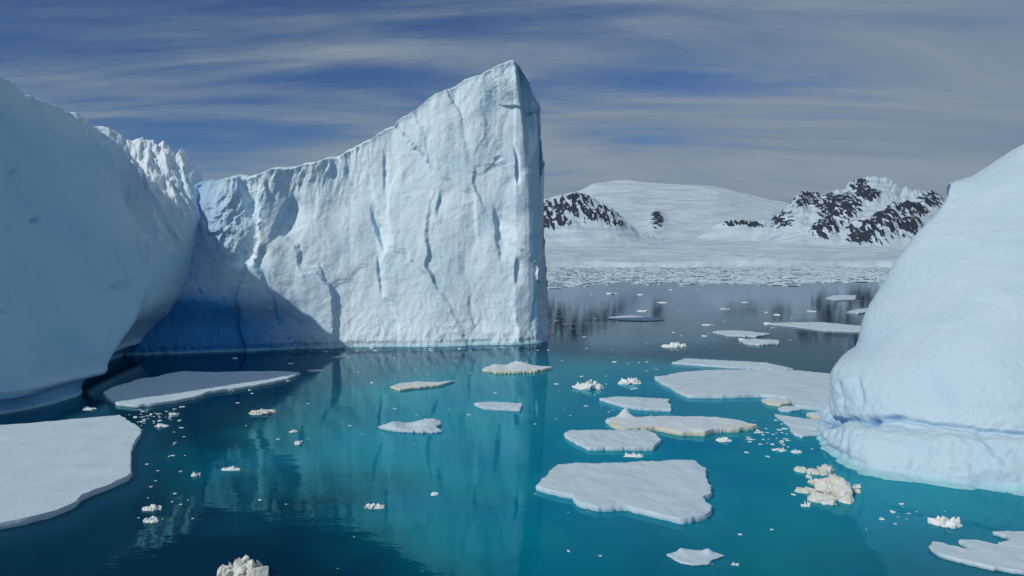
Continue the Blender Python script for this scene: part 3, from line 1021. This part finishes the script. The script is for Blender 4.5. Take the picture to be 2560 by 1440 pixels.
floe([(-60, 1066), (0, 1062), (80, 1057), (150, 1050), (220, 1044), (300, 1037), (322, 1052), (355, 1072), (346, 1090), (330, 1110), (326, 1150), (325, 1187),
      (275, 1208), (240, 1222), (207, 1235), (190, 1253), (130, 1278), (60, 1294), (0, 1307), (-80, 1325), (-250, 1340), (-420, 1300), (-430, 1180), (-300, 1100)],
     'broad flat snow-covered floe in sun before the shaded ice wing', zt=0.42, seed=3, jag=0.016, rough=0.05)
floe([(258, 980), (270, 996), (292, 1006), (330, 1011), (380, 1008), (440, 1000), (492, 989), (520, 978), (600, 968), (660, 958), (720, 945), (752, 931),
      (700, 927), (620, 928), (540, 930), (460, 928), (430, 931), (390, 942), (350, 946), (320, 957), (285, 966)],
     'long tapering floe mostly in blue shade beside the iceberg cove', zt=0.35, seed=4, jag=0.02)
floe([(1340, 1213), (1365, 1190), (1393, 1160), (1450, 1157), (1500, 1158), (1620, 1153), (1690, 1149), (1735, 1150), (1760, 1170), (1765, 1195), (1778, 1215),
      (1775, 1232), (1758, 1243), (1768, 1257), (1778, 1264), (1772, 1281), (1740, 1289), (1700, 1298), (1650, 1283), (1560, 1262), (1490, 1265), (1450, 1255),
      (1430, 1235), (1400, 1229)],
     'broad smooth white floe with one pointed corner on teal water', zt=0.36, seed=5, jag=0.018)
floe([(1408, 1082), (1430, 1075), (1520, 1075), (1605, 1074), (1637, 1082), (1652, 1098), (1632, 1117), (1550, 1117), (1470, 1116), (1440, 1102)],
     'angular slab floe lying between the broad pointed floe and the stained floe', zt=0.34, seed=6, jag=0.02)
floe([(1516, 1048), (1540, 1040), (1570, 1034), (1582, 1043), (1620, 1040), (1690, 1040), (1760, 1040), (1840, 1048), (1892, 1062), (1850, 1070), (1790, 1071),
      (1760, 1080), (1700, 1077), (1640, 1067), (1600, 1069), (1560, 1072), (1530, 1060)],
     'long narrow floe with cream-stained front edge and a raised shard', zt=0.40, seed=7, jag=0.03, mat=M_dirty,
     mounds=[(1562, 1038, 16, 0.6), (1755, 1072, 40, 0.12)], skirt=1.1)
floe([(1500, 995), (1540, 991), (1600, 993), (1674, 997), (1668, 1006), (1678, 1012), (1678, 1022), (1600, 1019), (1550, 1010)],
     'small wedge-shaped floe with notched blunt end', zt=0.33, seed=8, jag=0.02)
floe([(1635, 941), (1665, 938), (1700, 930), (1760, 925), (1900, 923), (2000, 926), (2090, 935), (2140, 950), (2150, 1005), (2100, 1020), (2050, 1018), (1990, 1012), (1970, 992),
      (1900, 985), (1800, 988), (1720, 987), (1690, 975), (1675, 963), (1656, 955)],
     'largest grey-white floe touching the foot of the smooth iceberg', zt=0.40, seed=9, jag=0.015)
floe([(1682, 906), (1712, 896), (1800, 900), (1920, 907), (1985, 922), (1930, 922), (1820, 916), (1740, 910)],
     'thin sliver floe lying behind the largest floe', zt=0.30, seed=10, jag=0.02)
floe([(1903, 998), (1935, 993), (1962, 994), (1976, 1006), (1950, 1011), (1920, 1007)], 'small greenish slab broken off the edge of the largest floe', zt=0.28, seed=12, mat=M_dirty)
floe([(1945, 1019), (1968, 1014), (1990, 1016), (2002, 1022), (1975, 1026), (1950, 1024)], 'tiny pale slab before the broken edge of the largest floe', zt=0.22, seed=13)
floe([(2018, 1033), (2040, 1029), (2062, 1028), (2092, 1036), (2080, 1043), (2030, 1041)], 'cream-stained slab wedged at the foot of the smooth iceberg', zt=0.34, seed=14, mat=M_dirty, rough=0.08)
floe([(1937, 1035), (1960, 1039), (1990, 1043), (2055, 1050), (2085, 1068), (2050, 1083), (2005, 1090), (1984, 1083), (1972, 1062), (1955, 1048)],
     'thin triangular floe beside the blue pocket of the smooth iceberg', zt=0.22, seed=15, jag=0.015)
floe([(975, 966), (1000, 958), (1040, 954), (1090, 955), (1136, 951), (1100, 962), (1040, 968), (1000, 973)], 'narrow sloping floe in the reflection of the pinnacle', zt=0.25, seed=16, mat=M_dirty, jag=0.03)
floe([(1185, 1008), (1212, 1004), (1230, 1004), (1305, 1008), (1300, 1022), (1255, 1020), (1212, 1018)], 'small clean slab with a pointed tip in the reflection of the pinnacle', zt=0.30, seed=17, jag=0.02)
floe([(945, 1066), (970, 1058), (1020, 1056), (1060, 1054), (1100, 1052), (1104, 1060), (1086, 1066), (1105, 1076), (1050, 1078), (980, 1073)],
     'ragged two-ended floe with lumpy back edge', zt=0.22, seed=18, jag=0.05, rough=0.09, mounds=[(1070, 1056, 26, 0.3), (985, 1064, 22, .2)])
floe([(1205, 921), (1240, 911), (1270, 914), (1300, 907), (1340, 913), (1380, 917), (1340, 926), (1290, 928), (1240, 929)],
     'lumpy cream floe close before the foot of the pinnacle wall', zt=0.35, seed=19, mat=M_dirty, jag=0.05, rough=0.12, mounds=[(1295, 914, 24, 0.5), (1240, 918, 18, .25)])
floe([(1515, 795), (1545, 790), (1580, 788), (1620, 793), (1662, 798), (1620, 801), (1560, 800)], 'thin far floe below the mirrored rocky spur', zt=0.25, seed=20, jag=0.03)
floe([(1915, 808), (1960, 806), (2050, 805), (2150, 814), (2165, 820), (2150, 828), (2060, 825), (1985, 815)], 'long far floe reaching behind the smooth iceberg', zt=0.3, seed=21, jag=0.02)
floe([(1782, 829), (1815, 826), (1850, 826), (1926, 834), (1890, 840), (1820, 838)], 'longer ragged floe of a close pair on the grey far water', zt=0.3, seed=22, jag=0.04, rough=.1)
floe([(1850, 850), (1880, 847), (1946, 850), (1948, 857), (1900, 860), (1868, 858)], 'shorter lumpy floe of a close pair on the grey far water', zt=0.35, seed=23, jag=0.05, rough=.12)
floe([(2318, 1363), (2330, 1352), (2365, 1360), (2400, 1368), (2440, 1372), (2415, 1360), (2394, 1350), (2440, 1349), (2480, 1358), (2530, 1352), (2515, 1338), (2480, 1328),
      (2560, 1327), (2680, 1335), (2760, 1370), (2740, 1425), (2640, 1436), (2560, 1428), (2460, 1410), (2370, 1390), (2335, 1376)],
     'ragged slush-edged floe with open notches below the smooth iceberg', zt=0.22, seed=24, jag=0.02, rough=0.06)
floe([(1665, 1385), (1690, 1379), (1702, 1371), (1740, 1376), (1780, 1379), (1812, 1388), (1785, 1396), (1770, 1408), (1735, 1411), (1700, 1405), (1680, 1392)],
     'small sunken lens-shaped floe with frosted rim', zt=0.10, seed=25, jag=0.03, rough=0.04, mounds=[(1768, 1380, 10, .2), (1700, 1374, 12, .12)])
floe([(2062, 745), (2085, 738), (2140, 738), (2138, 748), (2085, 750)], 'short bright far floe in the mirrored rocky massif', zt=0.4, seed=26, jag=.03)
floe([(2118, 779), (2140, 773), (2172, 770), (2182, 776), (2145, 783)], 'small bright far floe beside the smooth iceberg edge', zt=0.4, seed=27, jag=.03)


# ------------------------------------------------------------------ growlers: lumps of rough ice
def hull(pts):
    bm = bmesh.new()
    for p in pts:
        bm.verts.new(p)
    r = bmesh.ops.convex_hull(bm, input=list(bm.verts))
    junk = [g for g in r['geom_interior'] if isinstance(g, bmesh.types.BMVert)]
    bmesh.ops.delete(bm, geom=junk, context='VERTS')
    bm.verts.index_update()
    V = np.array([v.co[:] for v in bm.verts])
    F = [tuple(v.index for v in f.verts) for f in bm.faces]
    bm.free()
    return V, F


def block_points(rs, cx, cy, rx, ry, z0, z1, n=22, taper=0.6, tilt=0.25):
    """corner points of one broken block standing between z0 and z1"""
    a = rs.rand(n) * 6.283
    t = rs.rand(n) ** 0.8
    r = (0.55 + 0.45 * rs.rand(n)) * (1 - taper * t * rs.rand(n))
    x, y = np.cos(a) * r * rx, np.sin(a) * r * ry
    tx, ty = (rs.rand(2) - .5) * 2 * tilt
    z = z0 + (z1 - z0) * t * (1 + tx * x / rx + ty * y / ry)
    return np.stack([cx + x, cy + y, z], 1)


def shard(seed, wx, wy, h, spiky=0.5, blocks=7, base=0.38):
    """lump of broken ice: a low ragged base with angular blocks frozen on it, foot under the water"""
    rs = np.random.RandomState(seed)
    V, F = [], []

    def add(p):
        v, f = hull(p)
        o = sum(len(q) for q in V)
        V.append(v)
        F.extend(tuple(i + o for i in t) for t in f)
    nb = 3 if blocks > 1 else 1
    for i in range(nb):                                         # overlapping base slabs
        cx, cy = (rs.rand() - .5) * wx * .45 * (nb > 1), (rs.rand() - .5) * wy * .35 * (nb > 1)
        k = .36 if nb > 1 else .5
        add(block_points(rs, cx, cy, wx * k, wy * k, -0.25 - .5 * h, h * base * (.7 + .6 * rs.rand()), 34, .25, .15))
    for i in range(blocks if blocks > 1 else 0):
        a, q = rs.rand() * 6.283, rs.rand() ** .6 * .34
        sz = (0.05 + 0.17 * rs.rand() ** 1.6) * (1 if blocks < 14 else .85)
        hh = h * (0.45 + 0.6 * rs.rand() ** 1.3) * (1 - .9 * q)
        thin = 1 - 0.55 * spiky * rs.rand()
        add(block_points(rs, math.cos(a) * q * wx, math.sin(a) * q * wy, wx * sz * thin, wy * sz * 1.3, -0.1, hh, 20, .35 + .5 * spiky, .3))
    return np.concatenate(V), F


def growler(px, py, wpx, hpx, label, seed, mat=None, spiky=0.5, knob=0.8, depth=0.6, name='growler', group=None, cat='ice chunk'):
    g = gnd(px, py + hpx * 0.35)
    m_per = np.hypot(g[0], g[1]) / FPX
    V, F = shard(seed, wpx * m_per * .95, wpx * m_per * depth, max(hpx * m_per * .72, .07), spiky=spiky, blocks=max(5, int(5 + wpx / 5)))
    o = mesh_obj(name, V, F, mat or M_lump, {'blue': np.zeros(len(V))}, smooth=False)
    o.location = (g[0], g[1], 0)
    return tag(o, label, cat, group)


growler(1470, 960, 105, 32, 'spiky white ice lump standing out of teal water', 31, spiky=0.9)
growler(1576, 950, 70, 22, 'low ragged ice lump next to the spiky one', 32, spiky=0.6)
growler(1690, 861, 84, 17, 'ragged white growler on grey far water', 33, spiky=0.7)
growler(2368, 1300, 76, 36, 'blocky wet white chunk before the rounded iceberg foot', 35, knob=.6)
growler(602, 1416, 165, 62, 'cream-based knobbly chunk on dark blue foreground water', 36, mat=M_cream, spiky=0.5, knob=1.2)
growler(934, 1262, 66, 18, 'jagged white chunk in the lower reflection of the pinnacle', 37, spiky=.9, knob=1.2)
growler(746, 1104, 34, 18, 'small spiky chunk in the teal reflection', 38, spiky=1.2)
growler(735, 1077, 30, 8, 'flat little plate behind the small spiky chunk', 39)
growler(576, 1170, 58, 12, 'stick-shaped sliver of ice near the reflected shadow edge', 40, depth=.35)
growler(490, 1184, 28, 14, 'pale chunk alone on dark water beside the sunny floe', 41)
growler(655, 1028, 96, 13, 'dirty crumbled ice streak where shade meets teal water', 42, mat=M_cream, depth=.5)
growler(384, 1268, 60, 18, 'longer of two half-sunk chunks beside the sunny floe', 43)
growler(378, 1297, 42, 18, 'shorter of two half-sunk chunks beside the sunny floe', 44)
growler(1084, 1233, 34, 10, 'small pale chunk low in the pinnacle reflection', 45)
growler(1838, 1408, 24, 13, 'little block next to the sunken lens floe', 46)
growler(1813, 1097, 48, 15, 'round white chunk off the stained floe', 47)
growler(1950, 1122, 40, 12, 'bright flat chunk of a pair near the iceberg foot', 48)
growler(1991, 1127, 32, 12, 'rounded chunk of a pair near the iceberg foot', 49)
growler(2143, 1212, 24, 16, 'small block against the side of the cream ice heap', 50)
growler(2014, 1258, 32, 18, 'grey block in front of the cream ice heap', 51)
growler(1585, 1136, 70, 9, 'slushy crumbs under the edge of the angular slab', 52, depth=.5)
growler(400, 1063, 44, 10, 'bright chip among brash at the corner of the sunny floe', 53)
growler(434, 1033, 34, 9, 'bright chip among brash behind the sunny floe', 54)
growler(848, 892, 40, 7, 'cream sliver where the shadow leaves the pinnacle foot', 55, mat=M_cream)
growler(215, 1020, 46, 8, 'grey slush patch under the shaded wing', 56)
growler(795, 925, 54, 5, 'thin plate off the tip of the shaded floe', 57)


# big cream heap of refrozen blocks
def cream_heap():
    g = gnd(2068, 1222)
    m_per = np.hypot(g[0], g[1]) / FPX
    root = empty('ice_heap', (g[0], g[1], 0))
    tag(root, 'heap of cream-coloured refrozen ice blocks by the iceberg foot', 'ice chunk')
    rs = np.random.RandomState(5)
    blocks = [(2092, 1215, 84, 74, 1.0), (2056, 1240, 56, 34, .9), (2112, 1240, 44, 30, .9), (2004, 1172, 34, 18, .9), (2034, 1178, 30, 20, .9), (2070, 1172, 44, 34, .9),
              (2034, 1204, 26, 14, .9), (2012, 1224, 34, 16, .9), (2036, 1246, 30, 16, .8), (2134, 1222, 26, 20, .8), (2058, 1206, 34, 26, .9), (2022, 1190, 18, 10, .9)]
    for i, (x, y, wp, hp, k) in enumerate(blocks):
        p = gnd(x, y + hp * .3)
        V, F = shard(400 + i, wp * m_per * 1.5, wp * m_per * 1.1, hp * m_per * .66, spiky=.25, blocks=12, base=.7)
        o = mesh_obj('ice_block', V, F, M_cream, {'blue': np.zeros(len(V))}, smooth=False)
        o.parent = root
        o.location = (p[0] - g[0], p[1] - g[1], 0)
        o.rotation_euler = (0, 0, rs.rand() * 6.28)
    # sunken shelf of the heap showing green through the water
    V, F = shard(450, 250 * m_per, 4.6, 0.5, spiky=.2, blocks=3)
    V[:, 2] = V[:, 2] - 0.95
    o = mesh_obj('sunken_shelf', V, F, M_cream, {'blue': np.zeros(len(V))})
    o.parent = root
    o.location = (-1.4, 0.3, 0)


cream_heap()


# ------------------------------------------------------------------ small fragments, one object each
def frag_meshes(k, mat, seed0):
    out = []
    for i in range(k):
        V, F = shard(seed0 + i * 13, 1.0, 0.6, 0.26, spiky=.6, blocks=1 if i % 3 else 2, base=.8)
        me = bpy.data.meshes.new('ice_fragment')
        me.from_pydata([tuple(map(float, v)) for v in V], [], F)
        add_attr(me, 'blue', np.zeros(len(V)))
        me.materials.append(mat)
        out.append(me)
    return out


FR = frag_meshes(14, M_lump, 900)
fr_rs = np.random.RandomState(77)
blocked = []


def fragments(n, cx, cy, rx, ry, smin, smax, label, group, flat=0.5, box=False):
    made = 0
    tries = 0
    while made < n and tries < n * 30:
        tries += 1
        if box:
            px, py = cx + (fr_rs.rand() * 2 - 1) * rx, cy + (fr_rs.rand() * 2 - 1) * ry
        else:
            px, py = cx + fr_rs.randn() * rx * .55, cy + fr_rs.randn() * ry * .55
        if py < 690:
            continue
        if 520 < px < 1372 and py < 868 + (px < 800) * 8:
            continue
        if px > 2040 and py < 1215 or px > 2300 and py < 1260 or px < 520 and py < 930 or px < 240 and py < 1040:
            continue
        w_ = smin + (smax - smin) * fr_rs.rand() ** 2.2
        g = gnd(px, py)
        m_per = np.hypot(g[0], g[1]) / FPX
        s = w_ * m_per
        o = bpy.data.objects.new('ice_fragment', FR[fr_rs.randint(len(FR))])
        o.location = (g[0], g[1], 0)
        o.rotation_euler = (0, 0, fr_rs.randn() * 0.6)
        o.scale = (s, s * (0.7 + .7 * fr_rs.rand()), s * (0.25 + flat * fr_rs.rand() ** 2))
        col.objects.link(o)
        tag(o, label, 'ice fragment', group)
        made += 1


fragments(46, 392, 1043, 62, 26, 6, 18, 'tiny ice fragment in the brash patch behind the sunny floe corner', 'brash between sunny floe and shaded floe')
fragments(46, 1925, 1090, 75, 36, 7, 22, 'tiny ice fragment in the brash patch off the stained floe tip', 'brash between stained floe and smooth iceberg')
fragments(20, 420, 1190, 75, 110, 6, 18, 'tiny ice fragment on dark water beside the sunny floe', 'fragments on dark water', box=True)
fragments(40, 960, 1000, 400, 110, 5, 20, 'tiny ice fragment on the teal reflection of the pinnacle', 'fragments on the reflection', box=True)
fragments(34, 1520, 960, 140, 90, 6, 22, 'tiny ice fragment on open teal water before the far grey water', 'fragments on open teal water', box=True)
fragments(18, 1250, 1330, 900, 100, 5, 16, 'tiny ice fragment on the open foreground water', 'fragments on foreground water', box=True)
fragments(14, 2260, 1285, 90, 26, 6, 20, 'tiny ice fragment under the rounded iceberg foot', 'fragments under iceberg foot')
fragments(36, 1760, 800, 390, 70, 8, 40, 'tiny ice fragment on the grey far water', 'fragments on far water', flat=.3, box=True)


fragments(26, 1000, 873, 380, 6, 5, 22, 'tiny ice fragment drifting along the foot of the pinnacle wall', 'fragments along the pinnacle foot', box=True)


# ------------------------------------------------------------------ far brash: uncounted floating ice before the glacier
def far_brash():
    rs = np.random.RandomState(3)
    N, k = 21000, 5
    py = 666.5 + 60 * rs.rand(N) ** 1.35
    px = -300 + 3600 * rs.rand(N)
    patch = fbm(px / 260, py / 7, 0 * px, 4, 5)
    keep = (py < 706 + 34 * patch + 5 * rs.randn(N))
    px, py = px[keep], py[keep]
    N = len(px)
    g = np.array([gnd(x, y) for x, y in zip(px, py)])
    d = g[:, 1]
    r = d / FPX * (2.2 + 24 * rs.rand(N) ** 3.5)
    h = 0.15 + 0.5 * rs.rand(N) ** 3 + d * 0.00035
    el = 0.7 + 1.4 * rs.rand(N)
    a = rs.rand(N)[:, None] * 6.28 + np.arange(k)[None] * 6.283 / k
    rings = []
    for q, zf in ((1.0, None), (1.0, 0.55), (0.72, 1.0)):
        rr = r[:, None] * q * (.7 + .6 * rs.rand(N, k))
        zz = np.full((N, k), -0.3) if zf is None else h[:, None] * zf * (.8 + .4 * rs.rand(N, k))
        rings.append(np.stack([g[:, 0, None] + np.cos(a) * rr, d[:, None] + np.sin(a) * rr * el[:, None], zz], -1))
    V = np.stack(rings, 1).reshape(-1, 3)
    F = []
    for b in range(0, N * 3 * k, 3 * k):
        for ring in (0, k):
            for j in range(k):
                j2 = (j + 1) % k
                F.append((b + ring + j, b + ring + j2, b + ring + k + j2, b + ring + k + j))
        F.append((b + 2 * k, b + 2 * k + 1, b + 2 * k + 2, b + 2 * k + 3, b + 2 * k + 4))
    o = mesh_obj('brash_ice', V, F, M_floe, smooth=False)
    tag(o, 'dense field of white brash ice floating before the glacier front', 'brash ice', kind='stuff')


far_brash()
